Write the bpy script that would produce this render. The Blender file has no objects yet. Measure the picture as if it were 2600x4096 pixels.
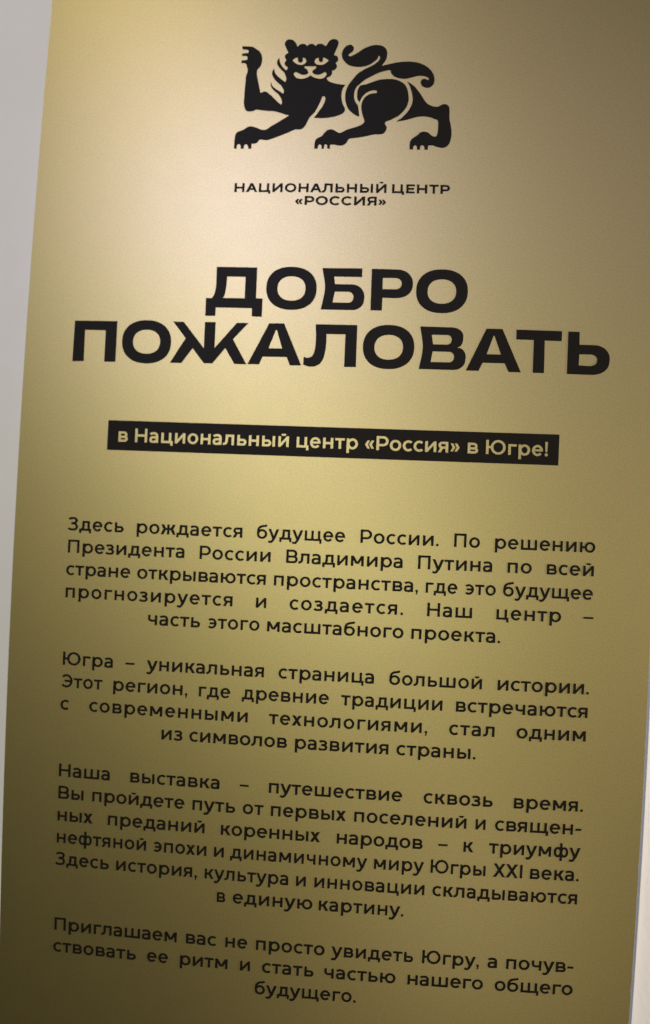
import bpy, math, random
from mathutils import Matrix, Vector, geometry

scene = bpy.context.scene
col = scene.collection
random.seed(4)

# ---------------------------------------------------------------- camera
cam_data = bpy.data.cameras.new('camera')
cam = bpy.data.objects.new('camera', cam_data)
col.objects.link(cam)
ROT = Matrix([[0.9960054,-0.0404827,0.079589],[0.0783197,-0.032033,-0.9964135],[0.042887,0.9986666,-0.0287344]])
cam.matrix_world = Matrix.Translation(Vector([0.09663,-1.23113,2.00986])) @ ROT.to_4x4()
cam_data.sensor_fit = 'VERTICAL'
cam_data.sensor_height = 24.0
cam_data.lens = 3200 / 4096 * 24
cam_data.clip_start = 0.01
cam_data.clip_end = 100
cam_data.dof.use_dof = True
cam_data.dof.focus_distance = 1.185
cam_data.dof.aperture_fstop = 0.8
scene.camera = cam

# ---------------------------------------------------------------- world, lamps, exposure
world = bpy.data.worlds.new('World')
scene.world = world
world.use_nodes = True
bg = world.node_tree.nodes['Background']
bg.inputs['Color'].default_value = (0.95, 0.95, 1.0, 1)
bg.inputs['Strength'].default_value = 0.007
scene.view_settings.view_transform = 'Standard'
scene.view_settings.look = 'None'
scene.view_settings.exposure = 0.0
scene.view_settings.gamma = 1.0


def aim(o, target):
    d = Vector(target) - o.location
    o.rotation_euler = d.to_track_quat('-Z', 'Y').to_euler()


def area(name, loc, target, sx, sy, power, colour, spread=180):
    l = bpy.data.lights.new(name, 'AREA')
    l.shape = 'RECTANGLE'
    l.size, l.size_y = sx, sy
    l.energy = power
    l.color = colour
    l.spread = math.radians(spread)
    o = bpy.data.objects.new(name, l)
    o.location = loc
    aim(o, target)
    col.objects.link(o)
    return o


def spot(name, loc, target, power, colour, angle, blend, radius):
    l = bpy.data.lights.new(name, 'SPOT')
    l.energy = power
    l.color = colour
    l.spot_size = math.radians(angle)
    l.spot_blend = blend
    l.shadow_soft_size = radius
    o = bpy.data.objects.new(name, l)
    o.location = loc
    aim(o, target)
    col.objects.link(o)
    return o


def strip_lamp(name, a, b, y, width, power, colour):
    """A long tube-shaped fitting on the far side of the hall, from a to b (x, z), facing the wall."""
    dx, dz = b[0] - a[0], b[1] - a[1]
    o = area(name, ((a[0] + b[0]) / 2, y, (a[1] + b[1]) / 2), (0, 0, 2), width, math.hypot(dx, dz), power, colour)
    yv = Vector((dx, 0, dz)).normalized()
    zv = Vector((0, -1, 0))                      # lamps shine along -Z
    xv = yv.cross(zv)
    o.rotation_euler = Matrix((xv, yv, zv)).transposed().to_euler()
    return o


strip_lamp('added_strip_light', (0.220, 1.502), (-0.915, 3.128), -2.439, 0.12, 20.2, (1.0, 1.06, 0.80))  # added out of view, tilted to follow the panel's diagonal sheen
area('ceiling_spotlight', (-0.66, -2.689, 3.58), (-0.1, 0, 2.4), 0.14, 0.14, 15.0, (1.0, 1.06, 1.90))
spot('added_highlight_spot', (-0.70, -2.689, 3.50), (-0.13, 0, 2.45), 17, (1.0, 1.03, 3.0), 20, 1.0, 0.05)  # extra spot added to whiten the highlight near the emblem
area('warm_ceiling_light', (-1.146, -2.36, 4.50), (-0.3, 0, 2.4), 0.25, 0.25, 10.7, (1.0, 0.93, 0.556))
area('added_side_fill', (1.25, -3.4, 3.75), (0.4, 0, 2.5), 1.6, 1.6, 6.4, (1.0, 0.97, 1.4))  # broad fill added to lift the panel's upper right
area('added_low_fill', (0.484, -2.214, 0.534), (0.2, 0, 1.5), 0.3, 0.3, 3.4, (1.0, 0.93, 0.72))  # small unseen fill added to lift the lower part of the panel
added_wall_fill = bpy.data.lights.new('added_wall_fill', 'POINT')  # unseen point light added to brighten the wall and panel on the right
added_wall_fill.energy = 196
added_wall_fill.color = (1.0, 0.93, 0.90)
added_wall_fill.shadow_soft_size = 0.04
wl = bpy.data.objects.new('added_wall_fill', added_wall_fill)
wl.location = (1.819, -0.201, 1.875)
col.objects.link(wl)


# ---------------------------------------------------------------- materials
def new_mat(name):
    m = bpy.data.materials.new(name)
    m.use_nodes = True
    nt = m.node_tree
    return m, nt, nt.nodes['Principled BSDF']


def noise(nt, scale, detail=4, rough=0.55, coord='Object', vec_scale=None):
    tc = nt.nodes.new('ShaderNodeTexCoord')
    n = nt.nodes.new('ShaderNodeTexNoise')
    n.inputs['Scale'].default_value = scale
    n.inputs['Detail'].default_value = detail
    n.inputs['Roughness'].default_value = rough
    if vec_scale:
        mp = nt.nodes.new('ShaderNodeMapping')
        mp.inputs['Scale'].default_value = vec_scale
        nt.links.new(tc.outputs[coord], mp.inputs['Vector'])
        nt.links.new(mp.outputs['Vector'], n.inputs['Vector'])
    else:
        nt.links.new(tc.outputs[coord], n.inputs['Vector'])
    return n.outputs['Fac']


def ramp(nt, fac, c0, c1, p0=0.3, p1=0.7):
    r = nt.nodes.new('ShaderNodeValToRGB')
    r.color_ramp.elements[0].position = p0
    r.color_ramp.elements[0].color = (*c0, 1)
    r.color_ramp.elements[1].position = p1
    r.color_ramp.elements[1].color = (*c1, 1)
    nt.links.new(fac, r.inputs['Fac'])
    return r.outputs['Color']


def span(nt, fac, lo, hi, a=0.3, b=0.7):
    r = nt.nodes.new('ShaderNodeMapRange')
    r.inputs['From Min'].default_value = a
    r.inputs['From Max'].default_value = b
    r.inputs['To Min'].default_value = lo
    r.inputs['To Max'].default_value = hi
    nt.links.new(fac, r.inputs['Value'])
    return r.outputs['Result']


def bump(nt, bsdf, fac, strength, dist):
    b = nt.nodes.new('ShaderNodeBump')
    b.inputs['Strength'].default_value = strength
    b.inputs['Distance'].default_value = dist
    nt.links.new(fac, b.inputs['Height'])
    nt.links.new(b.outputs['Normal'], bsdf.inputs['Normal'])


M_gold, nt, b = new_mat('gold metallic film')
g = noise(nt, 520, 4, 0.75)
g2 = noise(nt, 26, 4, 0.6)
base = ramp(nt, g, (0.318, 0.233, 0.063), (0.507, 0.372, 0.099), 0.33, 0.67)
mott = ramp(nt, noise(nt, 130, 4, 0.75), (1.0, 0.93, 0.91), (0.945, 1.0, 0.98), 0.4, 0.6)
mul = nt.nodes.new('ShaderNodeMix')
mul.data_type = 'RGBA'
mul.blend_type = 'MULTIPLY'
mul.inputs[0].default_value = 1.0
nt.links.new(base, mul.inputs[6])
nt.links.new(mott, mul.inputs[7])
nt.links.new(mul.outputs[2], b.inputs['Base Color'])
b.inputs['Metallic'].default_value = 1.0
nt.links.new(span(nt, g2, 0.490, 0.503), b.inputs['Roughness'])
b.inputs['Coat Weight'].default_value = 1.0
b.inputs['Coat IOR'].default_value = 1.74
b.inputs['Coat Roughness'].default_value = 0.42

M_ink, nt, b = new_mat('black print')
g = noise(nt, 700, 3, 0.6)
nt.links.new(ramp(nt, g, (0.009, 0.0066, 0.0042), (0.015, 0.011, 0.007)), b.inputs['Base Color'])
b.inputs['Roughness'].default_value = 0.5
b.inputs['Specular IOR Level'].default_value = 0.06
bump(nt, b, g, 0.1, 0.0004)

M_board, nt, b = new_mat('blue grey board edge')
g = noise(nt, 300, 4, 0.6)
nt.links.new(ramp(nt, g, (0.21, 0.215, 0.245), (0.27, 0.275, 0.305)), b.inputs['Base Color'])
b.inputs['Roughness'].default_value = 0.6

M_wall, nt, b = new_mat('pale painted plaster')
g = noise(nt, 3.0, 5, 0.6)
g2 = noise(nt, 120, 6, 0.65)
nt.links.new(ramp(nt, g, (0.755, 0.685, 0.585), (0.805, 0.73, 0.63)), b.inputs['Base Color'])
b.inputs['Roughness'].default_value = 0.75
bump(nt, b, g2, 0.2, 0.0015)



# ---------------------------------------------------------------- the bowed sheet: layout units -> metres
# outlines of the print, in thousandths of a layout unit (1 unit = 82 mm), u to the right, v down
EMBLEM = [
 [[[4426,-8247],[4479,-8316],[4539,-8409],[4592,-8494],[4631,-8596],[4636,-8660],[4620,-8687],[4596,-8696],[4576,-8684],[4564,-8653],[4547,-8596],[4504,-8494],[4452,-8384],[4399,-8316],[4345,-8257],[4309,-8181],[4272,-8097],[4227,-8038],[4172,-8010],[4075,-8008],[3949,-7951],[3791,-7884],[3664,-7834],[3521,-7790],[3432,-7801],[3375,-7796],[3345,-7751],[3290,-7720],[3225,-7721],[3225,-7616],[3165,-7617],[3154,-7670],[3127,-7704],[3092,-7704],[3076,-7671],[3073,-7617],[3014,-7617],[3011,-7671],[2990,-7708],[2954,-7708],[2935,-7671],[2933,-7618],[2877,-7618],[2880,-7722],[2882,-7824],[2894,-7908],[2927,-7959],[2991,-7984],[3063,-8017],[3125,-8062],[3198,-8076],[3297,-8053],[3380,-8015],[3446,-8001],[3510,-8015],[3588,-8074],[3713,-8149],[3839,-8233],[3940,-8301],[3867,-8318],[3768,-8352],[3637,-8387],[3506,-8396],[3376,-8411],[3277,-8423],[3222,-8395],[3149,-8385],[3086,-8399],[3046,-8468],[3024,-8571],[3027,-8673],[3027,-8828],[3034,-9000],[3039,-9138],[3063,-9207],[3066,-9259],[3050,-9311],[3033,-9372],[3003,-9402],[2929,-9408],[2936,-9466],[3028,-9471],[3048,-9493],[3046,-9528],[3023,-9555],[2934,-9560],[2938,-9608],[3020,-9616],[3056,-9619],[3064,-9655],[3052,-9680],[3016,-9691],[2938,-9699],[2929,-9766],[3075,-9758],[3149,-9745],[3218,-9700],[3286,-9647],[3331,-9568],[3348,-9481],[3337,-9394],[3311,-9325],[3273,-9277],[3254,-9239],[3258,-9153],[3286,-9032],[3318,-8894],[3349,-8765],[3373,-8781],[3429,-8802],[3487,-8779],[3555,-8723],[3640,-8642],[3717,-8565],[3768,-8524],[3784,-8565],[3771,-8633],[3735,-8702],[3683,-8762],[3615,-8814],[3563,-8883],[3540,-8943],[3549,-9003],[3572,-8929],[3629,-8868],[3713,-8813],[3780,-8766],[3800,-8752],[3811,-8807],[3783,-8872],[3740,-8933],[3671,-8993],[3602,-9071],[3563,-9149],[3562,-9218],[3596,-9287],[3615,-9200],[3665,-9128],[3750,-9056],[3829,-8995],[3847,-9052],[3831,-9116],[3800,-9190],[3740,-9251],[3680,-9321],[3647,-9390],[3653,-9459],[3685,-9511],[3705,-9424],[3735,-9355],[3787,-9285],[3833,-9241],[3856,-9267],[3860,-9305],[3814,-9345],[3796,-9397],[3823,-9454],[3824,-9471],[3799,-9510],[3800,-9562],[3832,-9596],[3861,-9610],[3824,-9692],[3789,-9771],[3785,-9832],[3823,-9887],[3888,-9898],[3954,-9873],[4003,-9817],[4039,-9738],[4058,-9759],[4086,-9788],[4145,-9803],[4203,-9783],[4234,-9750],[4255,-9781],[4316,-9801],[4376,-9778],[4399,-9752],[4424,-9783],[4486,-9802],[4550,-9784],[4581,-9752],[4610,-9762],[4646,-9832],[4697,-9883],[4766,-9898],[4820,-9879],[4850,-9827],[4834,-9744],[4796,-9640],[4769,-9554],[4821,-9540],[4855,-9493],[4847,-9429],[4806,-9390],[4834,-9347],[4833,-9295],[4796,-9247],[4745,-9232],[4750,-9192],[4738,-9141],[4702,-9107],[4658,-9085],[4651,-9056],[4677,-9021],[4740,-8984],[4870,-8949],[5018,-8932],[4970,-8850],[4951,-8731],[4964,-8612],[4991,-8519],[5031,-8443],[5026,-8389],[4991,-8342],[4913,-8300],[4770,-8261],[4611,-8244]],
  [[3952,-9451],[3989,-9490],[4058,-9514],[4058,-9473],[4061,-9438],[4087,-9410],[4131,-9408],[4157,-9437],[4157,-9472],[4154,-9511],[4200,-9489],[4227,-9436],[4213,-9390],[4158,-9358],[4093,-9358],[4018,-9390]],
  [[4393,-9421],[4412,-9478],[4472,-9509],[4470,-9478],[4475,-9438],[4499,-9414],[4536,-9417],[4555,-9444],[4556,-9477],[4551,-9508],[4613,-9489],[4675,-9444],[4625,-9399],[4563,-9357],[4482,-9352],[4419,-9375]],
  [[4200,-9324],[4430,-9323],[4423,-9283],[4381,-9251],[4357,-9215],[4373,-9177],[4426,-9149],[4507,-9149],[4562,-9176],[4605,-9203],[4638,-9172],[4631,-9124],[4583,-9076],[4495,-9061],[4397,-9088],[4322,-9133],[4235,-9078],[4139,-9062],[4057,-9079],[4006,-9128],[3989,-9176],[4022,-9204],[4068,-9189],[4127,-9156],[4203,-9145],[4261,-9161],[4279,-9195],[4266,-9229],[4243,-9264],[4206,-9285]]],
 [[[5053,-9547],[5097,-9531],[5160,-9561],[5254,-9621],[5364,-9698],[5475,-9746],[5586,-9768],[5683,-9758],[5765,-9715],[5812,-9629],[5812,-9534],[5787,-9440],[5747,-9380],[5714,-9328],[5809,-9354],[5967,-9392],[6126,-9415],[6285,-9419],[6445,-9390],[6574,-9331],[6671,-9247],[6733,-9145],[6750,-9026],[6727,-8942],[6666,-8887],[6595,-8878],[6523,-8906],[6483,-8965],[6491,-9024],[6526,-9057],[6582,-9057],[6622,-9037],[6645,-9054],[6612,-9093],[6532,-9118],[6437,-9123],[6342,-9100],[6248,-9071],[6153,-9060],[6057,-9073],[5977,-9103],[5914,-9158],[5885,-9239],[5813,-9231],[5718,-9205],[5608,-9157],[5498,-9097],[5389,-9029],[5296,-8944],[5235,-8876],[5203,-8782],[5203,-8663],[5230,-8579],[5281,-8503],[5291,-8452],[5306,-8359],[5319,-8272],[5249,-8300],[5175,-8351],[5092,-8435],[5043,-8553],[5023,-8680],[5037,-8816],[5088,-8944],[5164,-9054],[5256,-9169],[5380,-9256],[5490,-9314],[5584,-9371],[5646,-9431],[5676,-9491],[5667,-9537],[5643,-9537],[5628,-9482],[5567,-9419],[5489,-9362],[5410,-9328],[5298,-9308],[5170,-9315],[5056,-9354],[4972,-9432],[4928,-9518],[4925,-9613],[4961,-9700],[5024,-9760],[5087,-9775],[5140,-9742],[5158,-9690],[5136,-9635],[5079,-9587]]],
 [[[5321,-8922],[5408,-8939],[5534,-8986],[5660,-9034],[5803,-9053],[5947,-9052],[6059,-9022],[6156,-8963],[6223,-8870],[6255,-8735],[6262,-8617],[6234,-8499],[6174,-8398],[6098,-8313],[6005,-8254],[5912,-8203],[5831,-8169],[5823,-8127],[5857,-8060],[5840,-7985],[5787,-7926],[5700,-7912],[5621,-7912],[5464,-7874],[5307,-7843],[5149,-7822],[5118,-7797],[5081,-7730],[5011,-7685],[4932,-7684],[4842,-7699],[4770,-7695],[4770,-7617],[4718,-7617],[4715,-7670],[4698,-7703],[4669,-7703],[4655,-7670],[4654,-7616],[4606,-7616],[4604,-7670],[4578,-7703],[4558,-7703],[4537,-7670],[4531,-7616],[4465,-7616],[4466,-7719],[4479,-7786],[4517,-7828],[4595,-7870],[4648,-7938],[4702,-7991],[4765,-8012],[4829,-8000],[4903,-7955],[4959,-7938],[5062,-7994],[5188,-8040],[5313,-8082],[5383,-8124],[5418,-8166],[5406,-8225],[5376,-8309],[5352,-8410],[5348,-8511],[5365,-8596],[5418,-8681],[5496,-8737],[5575,-8757],[5632,-8762],[5640,-8786],[5627,-8813],[5572,-8817],[5509,-8803],[5431,-8762],[5369,-8697],[5332,-8630],[5311,-8567],[5268,-8630],[5254,-8714],[5261,-8816],[5286,-8884]]],
 [[[6218,-9006],[6299,-8959],[6381,-8888],[6463,-8787],[6529,-8687],[6579,-8603],[6636,-8544],[6724,-8500],[6819,-8488],[6873,-8513],[6928,-8539],[6991,-8538],[7042,-8498],[7058,-8423],[7061,-8256],[7089,-8107],[7108,-7957],[7096,-7824],[7060,-7725],[6999,-7666],[6929,-7652],[6826,-7672],[6747,-7700],[6666,-7694],[6662,-7612],[6601,-7611],[6591,-7665],[6567,-7696],[6535,-7696],[6516,-7664],[6511,-7610],[6455,-7609],[6447,-7663],[6425,-7695],[6402,-7694],[6384,-7663],[6376,-7611],[6309,-7611],[6310,-7715],[6328,-7798],[6381,-7852],[6458,-7907],[6504,-7955],[6582,-7977],[6661,-7956],[6725,-7902],[6789,-7877],[6827,-7904],[6841,-7987],[6845,-8103],[6833,-8207],[6779,-8233],[6668,-8272],[6557,-8287],[6431,-8274],[6322,-8240],[6196,-8205],[6039,-8175],[6147,-8263],[6239,-8365],[6306,-8483],[6339,-8601],[6330,-8719],[6303,-8820],[6269,-8921]]],
]
HEADING_TOP = [
 [[[2671,-5227],[3466,-5221],[3472,-4614],[3601,-4609],[3601,-4253],[3405,-4256],[3401,-4418],[2693,-4422],[2694,-4255],[2493,-4256],[2491,-4607],[2605,-4605],[2647,-4677],[2670,-4773],[2678,-4898]],
  [[2887,-5036],[3247,-5033],[3251,-4610],[2824,-4611],[2856,-4679],[2872,-4776],[2881,-4882]]],
 [[[4144,-5243],[4247,-5237],[4332,-5219],[4408,-5191],[4474,-5152],[4530,-5104],[4575,-5046],[4607,-4981],[4628,-4908],[4635,-4819],[4629,-4730],[4610,-4657],[4579,-4592],[4536,-4535],[4481,-4488],[4416,-4450],[4341,-4422],[4257,-4405],[4154,-4400],[4052,-4405],[3967,-4423],[3891,-4451],[3824,-4489],[3768,-4537],[3723,-4594],[3690,-4660],[3669,-4734],[3661,-4823],[3666,-4912],[3685,-4986],[3716,-5051],[3760,-5108],[3815,-5156],[3881,-5194],[3956,-5222],[4041,-5238]],
  [[4148,-5056],[4205,-5052],[4252,-5042],[4294,-5026],[4331,-5004],[4362,-4977],[4387,-4945],[4405,-4908],[4416,-4866],[4420,-4816],[4417,-4766],[4407,-4724],[4389,-4688],[4365,-4656],[4335,-4629],[4299,-4607],[4258,-4591],[4211,-4582],[4154,-4579],[4097,-4582],[4050,-4592],[4008,-4608],[3971,-4630],[3940,-4657],[3915,-4689],[3897,-4726],[3886,-4768],[3881,-4818],[3884,-4868],[3895,-4910],[3912,-4947],[3936,-4979],[3967,-5006],[4003,-5028],[4044,-5043],[4091,-5053]]],
 [[[4727,-5227],[5494,-5234],[5497,-5063],[4962,-5065],[4984,-4918],[5297,-4917],[5346,-4914],[5389,-4905],[5429,-4888],[5464,-4865],[5495,-4836],[5519,-4802],[5538,-4764],[5550,-4721],[5556,-4672],[5551,-4645],[5550,-4601],[5541,-4563],[5526,-4527],[5504,-4496],[5476,-4469],[5444,-4448],[5406,-4432],[5365,-4421],[5317,-4417],[4729,-4417],[4794,-4838]],
  [[4985,-4770],[5224,-4772],[5247,-4771],[5268,-4767],[5287,-4760],[5303,-4751],[5318,-4739],[5329,-4724],[5338,-4708],[5344,-4690],[5346,-4670],[5343,-4654],[5342,-4636],[5339,-4619],[5332,-4605],[5323,-4592],[5312,-4580],[5298,-4571],[5283,-4564],[5266,-4560],[5246,-4558],[4951,-4559]]],
 [[[5675,-5230],[6149,-5225],[6210,-5222],[6263,-5212],[6312,-5193],[6356,-5168],[6394,-5136],[6424,-5098],[6447,-5055],[6462,-5007],[6468,-4952],[6465,-4939],[6462,-4887],[6450,-4841],[6430,-4799],[6401,-4762],[6365,-4730],[6322,-4705],[6272,-4685],[6218,-4673],[6156,-4668],[5899,-4669],[5894,-4422],[5678,-4421]],
  [[5891,-5056],[6122,-5058],[6147,-5057],[6169,-5053],[6189,-5046],[6207,-5036],[6222,-5023],[6234,-5008],[6244,-4992],[6250,-4973],[6252,-4951],[6250,-4941],[6249,-4921],[6244,-4904],[6236,-4888],[6224,-4874],[6209,-4862],[6191,-4852],[6171,-4844],[6149,-4840],[6123,-4838],[5894,-4837]]],
 [[[7019,-5246],[7122,-5241],[7207,-5224],[7282,-5196],[7348,-5158],[7403,-5110],[7448,-5053],[7480,-4987],[7499,-4913],[7505,-4824],[7498,-4735],[7478,-4661],[7446,-4596],[7401,-4538],[7346,-4490],[7280,-4451],[7204,-4423],[7120,-4405],[7017,-4399],[6914,-4404],[6829,-4421],[6754,-4448],[6688,-4486],[6632,-4534],[6588,-4591],[6555,-4656],[6536,-4730],[6529,-4820],[6535,-4909],[6555,-4984],[6588,-5049],[6632,-5107],[6688,-5156],[6754,-5195],[6830,-5223],[6915,-5240]],
  [[7017,-5052],[7073,-5049],[7120,-5039],[7161,-5024],[7197,-5003],[7228,-4976],[7252,-4944],[7270,-4908],[7280,-4867],[7284,-4817],[7280,-4768],[7269,-4726],[7251,-4690],[7227,-4658],[7196,-4631],[7160,-4610],[7119,-4594],[7072,-4584],[7016,-4581],[6959,-4584],[6912,-4593],[6871,-4608],[6835,-4629],[6804,-4656],[6780,-4688],[6762,-4724],[6751,-4765],[6748,-4815],[6751,-4864],[6762,-4906],[6780,-4942],[6805,-4974],[6835,-5001],[6871,-5023],[6913,-5039],[6960,-5048]]],
]
HEADING_BOTTOM = [
 [[[-120,-4128],[748,-4126],[754,-3320],[527,-3319],[522,-3941],[99,-3946],[109,-3323],[-124,-3319]]],
 [[[1350,-4151],[1454,-4145],[1540,-4127],[1616,-4098],[1683,-4059],[1740,-4010],[1785,-3952],[1819,-3886],[1840,-3812],[1849,-3722],[1844,-3633],[1826,-3559],[1795,-3493],[1752,-3436],[1697,-3388],[1632,-3350],[1558,-3322],[1473,-3305],[1370,-3299],[1266,-3305],[1180,-3322],[1103,-3350],[1036,-3389],[979,-3438],[932,-3495],[898,-3561],[876,-3636],[867,-3726],[872,-3816],[890,-3891],[921,-3957],[965,-4015],[1020,-4063],[1085,-4102],[1161,-4129],[1247,-4146]],
  [[1355,-3962],[1412,-3959],[1459,-3949],[1501,-3933],[1538,-3911],[1570,-3884],[1595,-3852],[1613,-3816],[1625,-3775],[1630,-3725],[1627,-3675],[1617,-3634],[1600,-3598],[1577,-3566],[1546,-3539],[1511,-3518],[1469,-3502],[1422,-3493],[1365,-3490],[1308,-3493],[1261,-3503],[1219,-3519],[1181,-3540],[1150,-3567],[1124,-3599],[1106,-3636],[1094,-3677],[1089,-3727],[1091,-3777],[1101,-3818],[1118,-3855],[1142,-3887],[1173,-3913],[1209,-3935],[1250,-3950],[1297,-3959]]],
 [[[1865,-4133],[2080,-4129],[2502,-3620],[2496,-4132],[2708,-4132],[2710,-3624],[3124,-4128],[3349,-4125],[3063,-3807],[3347,-3322],[3112,-3324],[2921,-3628],[2683,-3325],[2514,-3325],[2279,-3616],[2074,-3320],[1846,-3322],[2133,-3808]]],
 [[[3754,-4129],[4042,-4131],[4404,-3327],[4187,-3321],[4118,-3480],[3653,-3479],[3594,-3328],[3367,-3326]],
  [[3889,-4002],[3906,-4002],[4024,-3645],[3760,-3642]]],
 [[[4648,-4129],[5443,-4129],[5446,-3321],[5222,-3318],[5223,-3945],[4863,-3942],[4865,-3810],[4855,-3636],[4821,-3469],[4757,-3363],[4663,-3312],[4546,-3309],[4442,-3342],[4445,-3494],[4529,-3472],[4603,-3505],[4644,-3596],[4661,-3753],[4661,-3910]]],
 [[[6048,-4147],[6151,-4142],[6236,-4125],[6311,-4098],[6376,-4059],[6431,-4011],[6476,-3954],[6508,-3889],[6527,-3815],[6534,-3726],[6528,-3637],[6508,-3563],[6476,-3497],[6433,-3440],[6378,-3392],[6312,-3353],[6238,-3324],[6153,-3306],[6051,-3300],[5949,-3305],[5864,-3321],[5789,-3348],[5723,-3386],[5668,-3434],[5623,-3491],[5591,-3556],[5571,-3630],[5563,-3720],[5570,-3809],[5589,-3884],[5621,-3950],[5665,-4007],[5720,-4056],[5786,-4095],[5861,-4124],[5946,-4141]],
  [[6051,-3955],[6108,-3952],[6155,-3942],[6196,-3927],[6232,-3905],[6263,-3879],[6288,-3847],[6305,-3810],[6316,-3769],[6320,-3719],[6316,-3669],[6306,-3627],[6288,-3591],[6264,-3559],[6233,-3531],[6197,-3510],[6156,-3494],[6109,-3484],[6053,-3480],[5996,-3483],[5949,-3492],[5908,-3507],[5871,-3529],[5840,-3556],[5816,-3587],[5798,-3624],[5787,-3665],[5783,-3715],[5786,-3766],[5797,-3807],[5815,-3844],[5839,-3876],[5870,-3903],[5906,-3925],[5947,-3941],[5994,-3951]]],
 [[[6630,-4133],[7201,-4132],[7249,-4131],[7291,-4125],[7329,-4114],[7363,-4098],[7392,-4078],[7415,-4054],[7433,-4027],[7444,-3996],[7449,-3962],[7446,-3949],[7445,-3901],[7439,-3860],[7428,-3824],[7412,-3794],[7392,-3772],[7369,-3758],[7342,-3753],[7355,-3742],[7384,-3741],[7409,-3733],[7431,-3721],[7452,-3704],[7469,-3682],[7484,-3656],[7495,-3627],[7502,-3594],[7505,-3557],[7501,-3537],[7498,-3496],[7489,-3459],[7474,-3425],[7452,-3395],[7425,-3370],[7392,-3349],[7355,-3333],[7314,-3323],[7266,-3318],[6631,-3319],[6692,-3730]],
  [[6855,-3980],[7142,-3982],[7158,-3981],[7173,-3978],[7186,-3972],[7198,-3965],[7209,-3955],[7217,-3943],[7223,-3930],[7227,-3916],[7229,-3899],[7227,-3890],[7226,-3872],[7223,-3857],[7217,-3842],[7208,-3830],[7197,-3819],[7184,-3810],[7170,-3804],[7153,-3799],[7135,-3798],[6885,-3798]],
  [[6882,-3663],[7178,-3662],[7198,-3662],[7216,-3658],[7232,-3652],[7247,-3643],[7259,-3631],[7269,-3618],[7277,-3602],[7282,-3585],[7284,-3566],[7282,-3557],[7281,-3539],[7277,-3523],[7271,-3508],[7262,-3495],[7250,-3484],[7237,-3475],[7221,-3468],[7204,-3464],[7184,-3462],[6850,-3459]]],
 [[[7875,-4126],[8176,-4127],[8539,-3314],[8309,-3313],[8231,-3475],[7821,-3473],[7749,-3318],[7511,-3317]],
  [[8011,-3991],[8029,-3991],[8157,-3640],[7893,-3639]]],
 [[[8436,-4124],[9288,-4122],[9282,-3931],[8968,-3932],[8969,-3314],[8757,-3314],[8763,-3936],[8434,-3937]]],
 [[[9402,-4118],[9614,-4118],[9615,-3875],[9863,-3876],[9925,-3875],[9979,-3866],[10029,-3849],[10073,-3826],[10110,-3796],[10140,-3761],[10163,-3720],[10177,-3675],[10183,-3624],[10180,-3586],[10176,-3535],[10163,-3489],[10142,-3447],[10112,-3409],[10074,-3377],[10029,-3351],[9978,-3331],[9922,-3318],[9858,-3312],[9392,-3313]],
  [[9616,-3693],[9813,-3696],[9839,-3695],[9863,-3692],[9884,-3685],[9903,-3676],[9919,-3665],[9932,-3651],[9941,-3635],[9947,-3617],[9950,-3597],[9946,-3582],[9945,-3562],[9939,-3545],[9929,-3529],[9915,-3514],[9898,-3502],[9877,-3492],[9854,-3484],[9829,-3479],[9799,-3476],[9610,-3484]]],
]
BAR = [[682,-2170],[9289,-2170],[9283,-1592],[684,-1591]]
BAR_TEXT = [-1.756,[["в",0.905,1.092],["Национальный",1.238,4.236],["центр",4.385,5.546],["«Россия»",5.679,7.447],["в",7.598,7.791],["Югре!",7.937,9.083]]]
CAPTION_TOP = [-6.731,[["НАЦИОНАЛЬНЫЙ",2.936,5.897],["ЦЕНТР",6.003,7.11]]]
CAPTION_BOTTOM = [-6.477,[["«РОССИЯ»",4.139,5.899]]]
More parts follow.
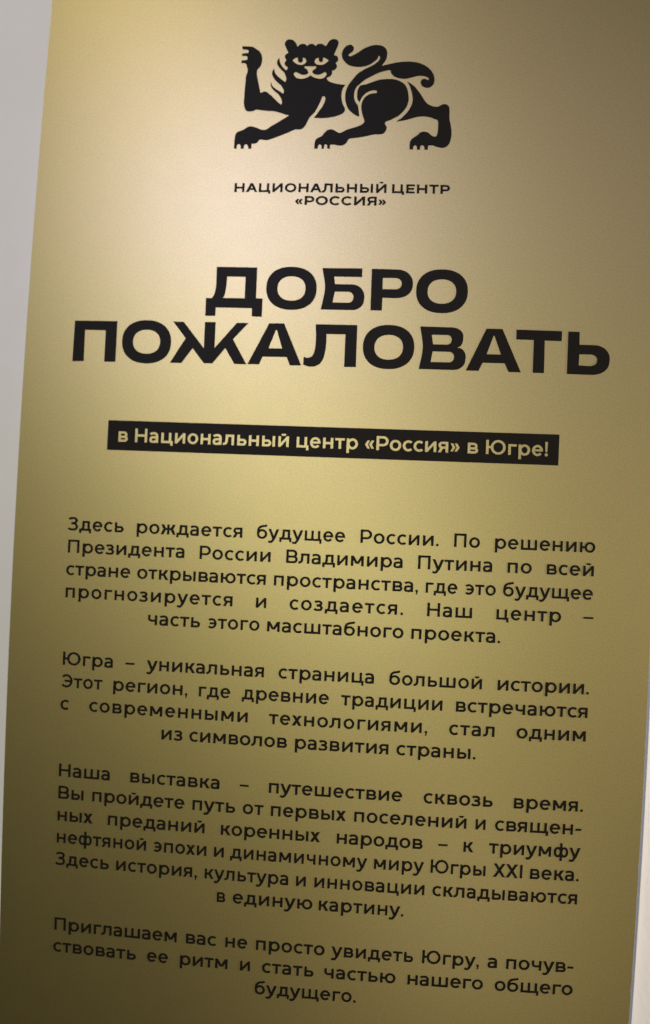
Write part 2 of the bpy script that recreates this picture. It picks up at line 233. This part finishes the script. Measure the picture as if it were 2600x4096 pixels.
# line number -> words with the left and right end of their ink
BODY = {
 0: [["Здесь",-0.019,1.1],["рождается",1.361,3.426],["будущее",3.702,5.379],["России.",5.666,7.128],["По",7.412,7.891],["решению",8.167,10.016]],
 1: [["Президента",-0.003,2.323],["России",2.617,3.987],["Владимира",4.282,6.474],["Путина",6.758,8.134],["по",8.416,8.863],["всей",9.138,10.005]],
 2: [["стране",-0.018,1.275],["открываются",1.411,3.914],["пространства,",4.068,6.78],["где",6.92,7.51],["это",7.636,8.217],["будущее",8.35,10.004]],
 3: [["прогнозируется",-0.007,3.295],["и",3.744,3.943],["создается.",4.385,6.52],["Наш",6.965,7.797],["центр",8.245,9.436],["–",9.846,10.028]],
 4: [["часть",1.666,2.688],["этого",2.827,3.832],["масштабного",3.976,6.545],["проекта.",6.689,8.336]],
 6: [["Югра",-0.002,1.008],["–",1.259,1.437],["уникальная",1.68,3.956],["страница",4.23,6.033],["большой",6.315,8.035],["истории.",8.323,10.004]],
 7: [["Этот",-0.009,0.817],["регион,",1.033,2.5],["где",2.72,3.329],["древние",3.551,5.205],["традиции",5.435,7.323],["встречаются",7.572,9.997]],
 8: [["с",-0.016,0.163],["современными",0.568,3.683],["технологиями,",4.086,7.065],["стал",7.465,8.306],["одним",8.71,9.984]],
 9: [["из",2.025,2.438],["символов",2.571,4.45],["развития",4.6,6.359],["страны.",6.506,7.977]],
 11: [["Наша",0.005,1.035],["выставка",1.444,3.193],["–",3.582,3.755],["путешествие",4.141,6.656],["сквозь",7.051,8.334],["время.",8.723,9.999]],
 12: [["Вы",0.009,0.522],["пройдете",0.696,2.528],["путь",2.683,3.513],["от",3.658,4.055],["первых",4.196,5.622],["поселений",5.774,7.87],["и",8.036,8.223],["священ-",8.396,9.989]],
 13: [["ных",0.006,0.722],["преданий",1.026,2.938],["коренных",3.252,5.152],["народов",5.465,7.076],["–",7.367,7.541],["к",7.834,8.018],["триумфу",8.308,9.996]],
 14: [["нефтяной",0.006,1.806],["эпохи",1.938,2.989],["и",3.136,3.328],["динамичному",3.45,6.06],["миру",6.185,7.12],["Югры",7.244,8.266],["XXI",8.406,8.946],["века.",9.089,9.99]],
 15: [["Здесь",-0.003,1.078],["история,",1.222,2.823],["культура",2.971,4.584],["и",4.731,4.919],["инновации",5.08,7.151],["складываются",7.299,9.984]],
 16: [["в",3.224,3.382],["единую",3.533,5.063],["картину.",5.182,6.782]],
 18: [["Приглашаем",0.009,2.471],["вас",2.652,3.251],["не",3.422,3.848],["просто",4.015,5.333],["увидеть",5.459,7.004],["Югру,",7.172,8.237],["а",8.395,8.573],["почув-",8.74,9.988]],
 19: [["ствовать",-0.006,1.674],["ее",1.894,2.312],["ритм",2.547,3.481],["и",3.723,3.918],["стать",4.148,5.14],["частью",5.342,6.694],["нашего",6.918,8.332],["общего",8.55,10.003]],
 20: [["будущего.",4.023,5.962]],
}
BOW_X = [-1.6e-05,-7.5e-05,-0.00011,7e-06,4.7e-05,2e-06,0.000155,-0.002011,-0.017679,0.000108,0.001451,-9.2e-05,8e-06,-0.000351,-1.3e-05,-0.006371,4.1e-05,0.001054,-0.000141,-5e-06,0.000197]
BOW_Z = [-2e-06,0.000546,0.004992,0.029417,-0.000324,-0.00244,9.9e-05,0.000152,2.1e-05,0.000586,2.1e-05,0.000594,0.010526,-0.000172,-0.0017,1.2e-05,0.000207,6e-06,-2.1e-05,-0.000297,-1e-06]
LEADING = 0.43667

UNIT = 0.082
TOP_V0 = 2.0
V_LO, V_HI = -10.8, 9.8


def bow(c, a, b):
    r, k = 0.0, 0
    for i in range(6):
        for j in range(6 - i):
            r += c[k] * a ** i * b ** j
            k += 1
    return r


def place(u, v):
    """Point of the sheet's face for a point of its layout (the board's long sides bow out by about a centimetre)."""
    vc = min(max(v, V_LO), V_HI)
    a, b = (u - 5) / 6, vc / 10
    return (u - 5) * UNIT + bow(BOW_X, a, b), TOP_V0 - v * UNIT + bow(BOW_Z, a, b)


# ---------------------------------------------------------------- helpers
def link_mesh(name, verts, faces, mat, parent=None, smooth=False):
    me = bpy.data.meshes.new(name)
    me.from_pydata(verts, [], faces)
    me.validate()
    me.update()
    me.materials.append(mat)
    if smooth:
        for p in me.polygons:
            p.use_smooth = True
    o = bpy.data.objects.new(name, me)
    col.objects.link(o)
    if parent:
        o.parent = parent
        o.matrix_parent_inverse = parent.matrix_world.inverted()
    return o


def smooth_ring(pts, corner=40, sub=4):
    """Closed Catmull-Rom curve that keeps its sharp corners."""
    n = len(pts)
    P = [Vector(p) for p in pts]
    sharp = []
    for i in range(n):
        d0, d1 = P[i] - P[i - 1], P[(i + 1) % n] - P[i]
        if d0.length < 1e-9 or d1.length < 1e-9:
            sharp.append(True)
            continue
        ratio = max(d0.length, d1.length) / min(d0.length, d1.length)
        a = math.degrees(abs(d0.angle_signed(d1)))
        sharp.append(a > corner or (ratio > 5 and a > 6))
    out = []
    for i in range(n):
        p1, p2 = P[i], P[(i + 1) % n]
        p0 = P[i - 1] if not sharp[i] else p1 * 2 - p2
        p3 = P[(i + 2) % n] if not sharp[(i + 1) % n] else p2 * 2 - p1
        L = (p2 - p1).length
        # limit tangents so that uneven spacing does not overshoot
        t1 = (p2 - p0)
        t2 = (p3 - p1)
        t1 = t1.normalized() * L if t1.length > 1e-9 else p2 - p1
        t2 = t2.normalized() * L if t2.length > 1e-9 else p2 - p1
        k = 1 if (sharp[i] and sharp[(i + 1) % n]) else sub
        for s in range(k):
            t = s / k
            h1 = 2 * t**3 - 3 * t**2 + 1
            h2 = -2 * t**3 + 3 * t**2
            h3 = t**3 - 2 * t**2 + t
            h4 = t**3 - t**2
            out.append(p1 * h1 + p2 * h2 + t1 * h3 + t2 * h4)
    return out


def printed_shape(name, rings, mat, parent, off, corner=40, sub=4):
    """Flat print with outline rings[0] and counters rings[1:], laid on the sheet with a hair of film thickness."""
    polys = []
    for r in rings:
        pts = smooth_ring([(x / 1000, y / 1000) for x, y in r], corner, sub)
        polys.append([Vector((p[0], p[1], 0)) for p in pts])
    tris = geometry.tessellate_polygon(polys)
    flat = [p for r in polys for p in r]
    verts = []
    for p in flat:
        x, z = place(p.x, p.y)
        verts.append((x, -off, z))
    faces = []
    for a, b, c in tris:
        A, B, C = (verts[i] for i in (a, b, c))
        s = (B[0] - A[0]) * (C[2] - A[2]) - (B[2] - A[2]) * (C[0] - A[0])
        faces.append((a, b, c) if s > 0 else (a, c, b))
    return link_mesh(name, verts, faces, mat, parent)


# ---------------------------------------------------------------- lettering: a geometric sans drawn with a pen
X, CAP, OV = 0.53, 0.70, 0.010


def cm(pts, sub=6):
    P = [Vector(p) for p in pts]
    P = [P[0] * 2 - P[1]] + P + [P[-1] * 2 - P[-2]]
    out = []
    for i in range(1, len(P) - 2):
        p0, p1, p2, p3 = P[i - 1:i + 3]
        for s in range(sub):
            t = s / sub
            out.append(0.5 * ((2 * p1) + (p2 - p0) * t + (2 * p0 - 5 * p1 + 4 * p2 - p3) * t * t + (3 * p1 - p0 - 3 * p2 + p3) * t**3))
    out.append(P[-2])
    return out


def arc(cx, cy, rx, ry, a0, a1, n=None):
    n = n or max(6, int(abs(a1 - a0) / 12))
    return [Vector((cx + rx * math.cos(math.radians(a0 + (a1 - a0) * i / n)), cy + ry * math.sin(math.radians(a0 + (a1 - a0) * i / n)))) for i in range(n + 1)]


class Pen:
    def __init__(self, w, h):
        self.w, self.h, self.f = w, h, []

    def rect(self, x0, y0, x1, y1):
        self.f.append([(x0, y0), (x1, y0), (x1, y1), (x0, y1)])

    def poly(self, pts):
        self.f.append(list(pts))

    def para(self, xb, xt, y0, y1, hw):
        self.f.append([(xb, y0), (xb + hw, y0), (xt + hw, y1), (xt, y1)])

    def stroke(self, path, closed=False, w=None, h=None):
        w, h = w or self.w, h or self.h
        path = [Vector(p) for p in path]
        n = len(path)
        L, R = [], []
        for i in range(n):
            a = path[i - 1] if (i or closed) else path[i]
            b = path[(i + 1) % n] if (i < n - 1 or closed) else path[i]
            if closed and i == 0:
                a = path[-2]
            if closed and i == n - 1:
                b = path[1]
            d = (b - a).normalized()
            nx, ny = -d.y * w / 2, d.x * h / 2
            L.append((path[i].x + nx, path[i].y + ny))
            R.append((path[i].x - nx, path[i].y - ny))
        for i in range(n - 1):
            self.f.append([R[i], R[i + 1], L[i + 1]])
            self.f.append([R[i], L[i + 1], L[i]])

    def ring(self, x0, x1, y0, y1, a0=0, a1=360):
        cx, cy = (x0 + x1) / 2, (y0 + y1) / 2
        self.stroke(arc(cx, cy, (x1 - x0 - self.w) / 2, (y1 - y0 - self.h) / 2, a0, a1), closed=(a1 - a0 == 360))

    def bowl(self, x0, x1, y0, y1, side=1):
        """D shape from x0 to the round end at x1."""
        r = (y1 - y0 - self.h) / 2
        cy = (y0 + y1) / 2
        rx = min(r * 1.05, abs(x1 - x0) * 0.8)
        cx = x1 - side * (self.w / 2 + rx)
        a = arc(cx, cy, rx, r, 90, -90) if side > 0 else arc(cx, cy, rx, r, 90, 270)
        self.stroke([(x0, y1 - self.h / 2)] + a + [(x0, y0 + self.h / 2)])

    def stem(self, x, y0=0.0, y1=X):
        self.rect(x, y0, x + self.w, y1)

    def dot(self, cx, cy, r):
        self.f.append([(cx + r * math.cos(i * math.pi / 7), cy + r * math.sin(i * math.pi / 7)) for i in range(14)])


def breve(p, cx, y):
    p.stroke(arc(cx, y + 0.07, 0.105, 0.085, 205, 335), w=p.w * 0.75, h=p.h * 0.85)


def cyr_i(p, W, H):
    p.stem(0, 0, H)
    p.stem(W - p.w, 0, H)
    k = p.w * 1.35 + (0.03 if H > .6 else 0)
    p.poly([(p.w * 0.9, 0), (W - p.w * 0.9, H - k), (W - p.w * 0.9, H), (p.w * 0.9, k)])


def draw(ch, w, h):
    """-> (ink width, left bearing, right bearing, faces) in ems"""
    p = Pen(w, h)
    S, O, D_ = 0.085, 0.045, 0.014
    if ch == 'о':
        W, l, r = 0.565, O, O
        p.ring(0, W, -OV, X + OV)
    elif ch == 'с':
        W, l, r = 0.485, O, 0.022
        p.ring(0, 0.565, -OV, X + OV, 47, 313)
    elif ch == 'э':
        W, l, r = 0.52, 0.022, O
        p.ring(W - 0.565, W, -OV, X + OV, -133, 133)
        p.rect(0.13, 0.265 - h / 2, W - w * 0.6, 0.265 + h / 2)
    elif ch == 'е':
        W, l, r = 0.55, O, 0.04
        p.ring(0, W, -OV, X + OV, 2, 322)
        p.rect(w * 0.6, 0.222, W - w * 0.45, 0.222 + h * 0.9)
        p.rect(W - w * .75, 0.222, W, 0.265)
    elif ch == 'р':
        W, l, r = 0.585, S, O
        p.stem(0, -0.192)
        p.ring(0.022, W, -OV, X + OV)
    elif ch == 'б':
        W, l, r = 0.58, O + .003, O
        p.ring(0, 0.575, -OV, 0.50)
        p.stroke(cm([(w / 2, 0.235), (w * .55, 0.38), (0.105, 0.53), (0.20, 0.615), (0.33, 0.655), (0.46, 0.675), (0.545, 0.715)]))
    elif ch == 'а':
        W, l, r = 0.475, 0.032, 0.075
        p.stroke(cm([(0.045, 0.425), (0.115, 0.468), (0.215, X + OV - h / 2), (0.325, 0.468), (W - w / 2 - .012, 0.40), (W - w / 2, 0.30)]))
        p.stem(W - w, 0, 0.32)
        p.stroke(cm([(W - w / 2, 0.278), (0.30, 0.278), (0.20, 0.276), (0.10, 0.248), (w / 2, 0.157), (0.095, 0.064), (0.195, h / 2 - OV), (0.29, 0.05), (0.37, 0.115)]))
    elif ch in 'нН':
        H = X if ch == 'н' else CAP
        W, l, r = (0.53, S, S) if ch == 'н' else (0.655, 0.095, 0.095)
        p.stem(0, 0, H)
        p.stem(W - w, 0, H)
        p.rect(w / 2, H / 2 - h / 2, W - w / 2, H / 2 + h / 2)
    elif ch in 'тТ':
        H, W = (X, 0.495) if ch == 'т' else (CAP, 0.59)
        l = r = 0.015
        p.rect(0, H - h, W, H)
        p.stem(W / 2 - w / 2, 0, H - h / 2)
    elif ch in 'иИйЙ':
        H = X if ch in 'ий' else CAP
        W = 0.55 if ch in 'ий' else 0.67
        l = r = S if H == X else 0.095
        cyr_i(p, W, H)
        if ch in 'йЙ':
            breve(p, W / 2, H + (0.085 if H == X else 0.12))
    elif ch in 'пП':
        H, W = (X, 0.52) if ch == 'п' else (CAP, 0.64)
        l = r = S if ch == 'п' else 0.095
        p.stem(0, 0, H)
        p.stem(W - w, 0, H)
        p.rect(w / 2, H - h, W - w / 2, H)
    elif ch in 'гГ':
        H, W = X, 0.42
        l, r = S, 0.01
        p.stem(0, 0, H)
        p.rect(w / 2, H - h, W, H)
    elif ch in 'лЛ':
        k = 1.0 if ch == 'л' else 1.2
        H = X if ch == 'л' else CAP
        W, l, r = 0.575 * k, 0.006, S
        p.stem(W - w, 0, H)
        p.rect(0.125 * k, H - h, W - w / 2, H)
        q = H / X
        p.stroke(cm([(0.125 * k + w / 2, H - h * .6), (0.122 * k + w / 2, 0.33 * q), (0.105 * k + w / 2, 0.15 * q), (0.09, 0.065), (0.0, h / 2 - .004)]))
    elif ch == 'д':
        W, l, r = 0.665, 0.02, 0.025
        p.rect(0, 0, W, h)
        p.rect(0, -0.125, w * .92, h / 2)
        p.rect(W - w * .92, -0.125, W, h / 2)
        p.stem(W - 0.085 - w, h / 2, X)
        p.rect(0.165, X - h, W - 0.085 - w / 2, X)
        p.stroke(cm([(0.165 + w / 2, X - h * .6), (0.16 + w / 2, 0.32), (0.145 + w / 2, 0.18), (0.085 + w / 2, 0.05)]))
    elif ch == 'ж':
        W, l, r = 0.83, 0.008, 0.008
        c = W / 2
        p.stem(c - w / 2, 0, X)
        hw = w * 1.22
        p.rect(c - 0.16, 0.225, c + 0.16, 0.225 + h)
        p.para(c + 0.075, W - 0.025 - hw, 0.225, X, hw)
        p.para(W - hw, c + 0.10, 0, 0.30, hw)
        p.para(c - 0.075 - hw, 0.025, 0.225, X, hw)
        p.para(0, c - 0.10 - hw, 0, 0.30, hw)
    elif ch == 'к':
        W, l, r = 0.53, S, 0.008
        hw = w * 1.25
        p.stem(0, 0, X)
        p.rect(w / 2, 0.222, 0.235, 0.222 + h)
        p.para(0.13, W - hw - 0.02, 0.225, X, hw)
        p.para(W - hw, 0.165, 0, 0.305, hw)
    elif ch == 'з':
        W, l, r = 0.465, 0.02, 0.04
        p.stroke(cm([(0.045, 0.44), (0.12, 0.478), (0.22, X + OV - h / 2), (0.33, 0.465), (W - 0.022 - w / 2, 0.39), (0.325, 0.312), (0.215, 0.285), (0.14, 0.285)]))
        p.stroke(cm([(0.14, 0.275), (0.23, 0.275), (0.345, 0.247), (W - w / 2, 0.152), (0.345, 0.062), (0.22, h / 2 - OV), (0.11, 0.052), (0.02, 0.10)]))
    elif ch == 'З':
        W, l, r = 0.555, 0.02, 0.05
        p.stroke(cm([(0.03, 0.59), (0.13, 0.635), (0.26, CAP + OV - h / 2), (0.39, 0.63), (W - 0.03 - w / 2, 0.53), (0.40, 0.42), (0.27, 0.382), (0.165, 0.382)]))
        p.stroke(cm([(0.165, 0.37), (0.27, 0.37), (0.41, 0.335), (W - w / 2, 0.20), (0.41, 0.075), (0.26, h / 2 - OV), (0.12, 0.055), (0.015, 0.115)]))
    elif ch == 'Э':
        W, l, r = 0.645, 0.02, 0.05
        p.ring(W - 0.72, W, -OV, CAP + OV, -140, 140)
        p.rect(0.17, 0.35 - h / 2, W - w * .6, 0.35 + h / 2)
    elif ch == 'С':
        W, l, r = 0.665, 0.045, 0.02
        p.ring(0, 0.735, -OV, CAP + OV, 43, 317)
    elif ch == 'О':
        W, l, r = 0.75, 0.045, 0.045
        p.ring(0, W, -OV, CAP + OV)
    elif ch == 'м':
        W, l, r = 0.665, S, S
        p.stem(0, 0, X)
        p.stem(W - w, 0, X)
        hw = w * 1.12
        p.para(W / 2 - hw * .55, 0, 0.115, X, hw)
        p.para(W / 2 - hw * .45, W - hw, 0.115, X, hw)
    elif ch == 'у':
        W, l, r = 0.595, 0.0, 0.0
        hw = w * 1.12
        p.para(0.235, 0.0, 0.0, X, hw)
        p.para(0.235, W - hw, 0.0, X, hw)
        p.stroke(cm([(0.235 + hw / 2, 0.02), (0.245, -0.075), (0.185, -0.14), (0.10, -0.152), (0.015, -0.118)]))
    elif ch in 'хХX':
        H, W = (X, 0.53) if ch == 'х' else (CAP, 0.66)
        l = r = 0.008
        hw = w * 1.27
        p.para(0, W - hw - .01, 0, H, hw)
        p.para(W - hw, 0.01, 0, H, hw)
    elif ch in 'цЦ':
        H, W = (X, 0.625) if ch == 'ц' else (CAP, 0.76)
        l, r = S + .005, 0.03
        R_ = W - 0.085
        p.stem(0, 0, H)
        p.stem(R_ - w, 0, H)
        p.rect(w / 2, 0, W, h)
        p.rect(W - w * .9, -0.128, W, h / 2)
    elif ch == 'ч':
        W, l, r = 0.50, 0.07, S
        p.stem(W - w, 0, X)
        p.stroke([(w / 2, X), (w / 2, 0.42)] + cm([(w / 2, 0.36), (0.085, 0.272), (0.175, 0.232), (0.28, 0.226), (W - w / 2, 0.25)]))
    elif ch in 'шщ':
        W, l, r = (0.845, S, S) if ch == 'ш' else (0.925, S, 0.03)
        w3 = 0.845
        p.stem(0)
        p.stem(w3 / 2 - w / 2)
        p.stem(w3 - w)
        p.rect(w / 2, 0, W if ch == 'щ' else w3 - w / 2, h)
        if ch == 'щ':
            p.rect(W - w * .9, -0.128, W, h / 2)
    elif ch in 'ьЬ':
        H, W, b = (X, 0.49, 0.34) if ch == 'ь' else (CAP, 0.60, 0.44)
        l, r = S if ch == 'ь' else 0.095, 0.035
        p.stem(0, 0, H)
        p.bowl(w / 2, W, 0, b)
    elif ch in 'ыЫ':
        H, W, b, q = (X, 0.68, 0.34, 0.485) if ch == 'ы' else (CAP, 0.84, 0.44, 0.60)
        l = r = S if ch == 'ы' else 0.095
        p.stem(0, 0, H)
        p.bowl(w / 2, q, 0, b)
        p.stem(W - w, 0, H)
    elif ch in 'юЮ':
        H, W, x0 = (X, 0.80, 0.235) if ch == 'ю' else (CAP, 0.985, 0.235)
        l, r = S if ch == 'ю' else 0.095, O
        p.stem(0, 0, H)
        p.rect(w / 2, H / 2 - h / 2, x0 + w / 2, H / 2 + h / 2)
        p.ring(x0, W, -OV, H + OV)
    elif ch in 'яЯ':
        H, W, b = (X, 0.505, 0.185) if ch == 'я' else (CAP, 0.60, 0.235)
        l, r = 0.012, S
        p.stem(W - w, 0, H)
        p.bowl(W - w / 2, 0.02, b, H, side=-1)
        p.para(0, W * .27, 0, b + h * .6, w * 1.12)
    elif ch in 'вВ':
        H, W, k, m = (X, 0.515, 0.485, 0.31) if ch == 'в' else (CAP, 0.61, 0.575, 0.395)
        l, r = S if ch == 'в' else 0.095, 0.04
        p.stem(0, 0, H)
        p.bowl(w / 2, W, 0, m)
        p.bowl(w / 2, k, m - h, H)
    elif ch == 'Р':
        W, l, r = 0.60, 0.095, 0.035
        p.stem(0, 0, CAP)
        p.bowl(w / 2, W, 0.20, CAP)
    elif ch == 'Е':
        W, l, r = 0.53, 0.095, 0.04
        p.stem(0, 0, CAP)
        p.rect(w / 2, 0, W, h)
        p.rect(w / 2, CAP - h, W, CAP)
        p.rect(w / 2, CAP / 2 - h / 2, W * .93, CAP / 2 + h / 2)
    elif ch == 'А':
        W, l, r = 0.76, 0.0, 0.0
        hw = w * 1.15
        p.para(0, W / 2 - hw / 2, 0, CAP, hw)
        p.para(W - hw, W / 2 - hw / 2, 0, CAP, hw)
        p.rect(0.14, 0.165, W - 0.14, 0.165 + h)
    elif ch == 'ф':
        W, l, r = 0.775, O, O
        p.stem(W / 2 - w / 2, -0.192, 0.735)
        p.ring(0, 0.445, -OV, X + OV)
        p.ring(W - 0.445, W, -OV, X + OV)
    elif ch == 'I':
        W, l, r = w, 0.095, 0.095
        p.stem(0, 0, CAP)
    elif ch == '.':
        W, l, r = 0.14, 0.04, 0.03
        p.dot(0.07, 0.062, 0.072)
    elif ch == ',':
        W, l, r = 0.145, 0.04, 0.03
        p.dot(0.075, 0.062, 0.072)
        p.poly([(0.02, -0.125), (0.085, -0.125), (0.145, 0.055), (0.06, 0.02)])
    elif ch == '!':
        W, l, r = 0.16, 0.05, 0.05
        p.dot(0.08, 0.068, 0.08)
        p.poly([(0.035, 0.205), (0.125, 0.205), (0.148, CAP), (0.012, CAP)])
    elif ch == '–':
        W, l, r = 0.50, 0.05, 0.05
        p.rect(0, 0.235, W, 0.235 + h * .88)
    elif ch == '-':
        W, l, r = 0.30, 0.05, 0.05
        p.rect(0, 0.215, W, 0.215 + h * .95)
    elif ch in '«»':
        W, l, r = 0.44, 0.05, 0.05
        hw = w * 1.05
        for x in (0, 0.205):
            t = (lambda a: a) if ch == '«' else (lambda a: W - a)
            for y0, y1 in ((0.265, 0.065), (0.265, 0.465)):
                p.poly([(t(x), y0), (t(x + hw), y0), (t(x + 0.125 + hw * .85), y1), (t(x + 0.125), y1)])
    else:
        raise ValueError(ch)
    return W, l, r, p.f


_cache = {}


def glyph(ch, w, h):
    k = (ch, w, h)
    if k not in _cache:
        W, l, r, faces = draw(ch, w, h)
        vs, fs = [], []
        for f in faces:
            area2 = sum(f[i][0] * f[(i + 1) % len(f)][1] - f[(i + 1) % len(f)][0] * f[i][1] for i in range(len(f)))
            if abs(area2) < 1e-7:
                continue
            if area2 < 0:
                f = f[::-1]
            b = len(vs)
            vs += [Vector(q) for q in f]
            fs.append(list(range(b, b + len(f))))
        ov, oe, of, _, _, _ = geometry.delaunay_2d_cdt(vs, [], fs, 0, 1e-5, True)
        tris = [[vs[i] for i in (f[0], f[j], f[j + 1])] for f in fs for j in range(1, len(f) - 1)]

        def inked(c):
            return any(geometry.intersect_point_tri_2d(c, *t) for t in tris
                       if min(p.x for p in t) <= c.x <= max(p.x for p in t))
        keep = [f for f in of if inked(sum((ov[i] for i in f), Vector((0, 0))) / len(f))]
        _cache[k] = (W, l, r, [(v.x, v.y) for v in ov], keep)
    return _cache[k]


def part(name, u, v, parent):
    """An Empty on the sheet that gathers pieces of print."""
    o = bpy.data.objects.new(name, None)
    x, z = place(u, v)
    o.location = (x, 0, z)
    col.objects.link(o)
    bpy.context.view_layer.update()
    o.parent = parent
    o.matrix_parent_inverse = parent.matrix_world.inverted()
    bpy.context.view_layer.update()
    return o


def text_mesh(name, words, base_v, em, w, h, mat, parent, off, wide=1.0):
    """One line of print, one object per word; a word fills its run by its letter spacing."""
    for word, u0, u1 in words:
        verts, faces = [], []
        gs = [glyph(c, w / wide, h) for c in word]
        e = em * wide
        nat = sum(g[0] for g in gs) + sum(a[2] + b[1] for a, b in zip(gs, gs[1:]))
        n = len(gs)
        stretch = 1.0
        track = ((u1 - u0) / e - nat) / (n - 1) if n > 1 else 0.0
        if n > 1 and track < -0.02:
            stretch = (u1 - u0) / e / nat
            stretch = max(0.90, stretch)
            track = ((u1 - u0) / e / stretch - nat) / (n - 1)
        if n == 1:
            stretch = min(1.12, max(0.88, (u1 - u0) / e / nat))
        x = 0.0
        for i, (c, g) in enumerate(zip(word, gs)):
            if i:
                x += g[1]
            b = len(verts)
            for gx, gy in g[3]:
                X_, Z_ = place(u0 + (x + gx) * e * stretch, base_v - gy * em)
                verts.append((X_, -off, Z_))
            for f in g[4]:
                faces.append([b + k for k in f])
            x += g[0] + g[2] + track
        link_mesh(name, verts, faces, mat, parent)


# ---------------------------------------------------------------- the wall
WALL_Y = 0.010
nx, nz = 60, 90
wv, wf = [], []
for j in range(nz + 1):
    for i in range(nx + 1):
        wv.append((-3.0 + 6.0 * i / nx, WALL_Y, 0.0 + 4.2 * j / nz))
for j in range(nz):
    for i in range(nx):
        a = j * (nx + 1) + i
        wf.append((a, a + 1, a + nx + 2, a + nx + 1))
wall = link_mesh('wall', wv, wf, M_wall)
wall['kind'] = 'structure'

# ---------------------------------------------------------------- the panel
panel = bpy.data.objects.new('welcome_panel', None)
panel.location = (0, WALL_Y, 0.85)
panel['label'] = 'tall gold panel on the pale wall with black cat emblem and black Cyrillic text'
panel['category'] = 'sign'
col.objects.link(panel)
bpy.context.view_layer.update()

EDGE_L, EDGE_R = -1.124, 11.084
PANEL_TOP, PANEL_BOTTOM = -13.2, 13.6


def slab(name, u0, u1, y_front, y_back, mat, parent, nu=10, nv=150, ragged=0.0):
    verts, faces = [], []
    rows = []
    for j in range(nv + 1):
        v = PANEL_TOP + (PANEL_BOTTOM - PANEL_TOP) * j / nv
        nick = -abs(random.gauss(0, 1)) * ragged
        if ragged and random.random() < 0.03:
            nick -= ragged * 9
        row = []
        for i in range(nu + 1):
            u = u0 + (u1 + (nick if i == nu else 0) - u0) * i / nu
            row.append(place(u, v))
        rows.append(row)
    idx = lambda s, i, j: s * (nu + 1) * (nv + 1) + j * (nu + 1) + i
    for y in (y_front, y_back):
        for row in rows:
            verts += [(x, y, z) for x, z in row]
    for j in range(nv):
        for i in range(nu):
            faces.append((idx(0, i, j), idx(0, i, j + 1), idx(0, i + 1, j + 1), idx(0, i + 1, j)))
            faces.append((idx(1, i, j), idx(1, i + 1, j), idx(1, i + 1, j + 1), idx(1, i, j + 1)))
        faces.append((idx(0, 0, j), idx(1, 0, j), idx(1, 0, j + 1), idx(0, 0, j + 1)))
        faces.append((idx(0, nu, j), idx(0, nu, j + 1), idx(1, nu, j + 1), idx(1, nu, j)))
    for i in range(nu):
        faces.append((idx(0, i, 0), idx(0, i + 1, 0), idx(1, i + 1, 0), idx(1, i, 0)))
        faces.append((idx(0, i, nv), idx(1, i, nv), idx(1, i + 1, nv), idx(0, i + 1, nv)))
    return link_mesh(name, verts, faces, mat, parent)


board = slab('backing_board', EDGE_L + 0.004, EDGE_R + 0.054, 0.0008, WALL_Y - 0.0005, M_board, panel)
film = slab('gold_face', EDGE_L, EDGE_R, 0.0, 0.0006, M_gold, panel, nv=260, ragged=0.0012)

# ---------------------------------------------------------------- the print
PRINT = 0.0004
em_obj = printed_shape('cat_emblem', EMBLEM[0], M_ink, panel, PRINT, corner=62)
for g, nm in zip(EMBLEM[1:], ('tail', 'haunch', 'hind_leg')):
    printed_shape(nm, g, M_ink, em_obj, PRINT, corner=62)

cap = part('caption', 5, CAPTION_BOTTOM[0], panel)
for v, words in (CAPTION_TOP, CAPTION_BOTTOM):
    text_mesh('caption_word', words, v, 0.1790 / 0.7, 0.192, 0.150, M_ink, cap, PRINT, wide=1.24)

for groups in (HEADING_TOP, HEADING_BOTTOM):
    word = part('heading_word', 5, groups[0][0][0][1] / 1000, panel)
    for g in groups:
        printed_shape('letter', g, M_ink, word, PRINT, corner=24)

bar = printed_shape('text_bar', [BAR], M_ink, panel, PRINT, corner=24)
text_mesh('bar_word', BAR_TEXT[1], BAR_TEXT[0], 0.379, 0.132, 0.112, M_gold, bar, PRINT + 0.0004)

for lines in ((0, 1, 2, 3, 4), (6, 7, 8, 9), (11, 12, 13, 14, 15, 16), (18, 19, 20)):
    para = part('paragraph', 5, LEADING * lines[-1], panel)
    for k in lines:
        text_mesh('word', BODY[k], LEADING * k, 0.364, 0.134, 0.113, M_ink, para, PRINT)
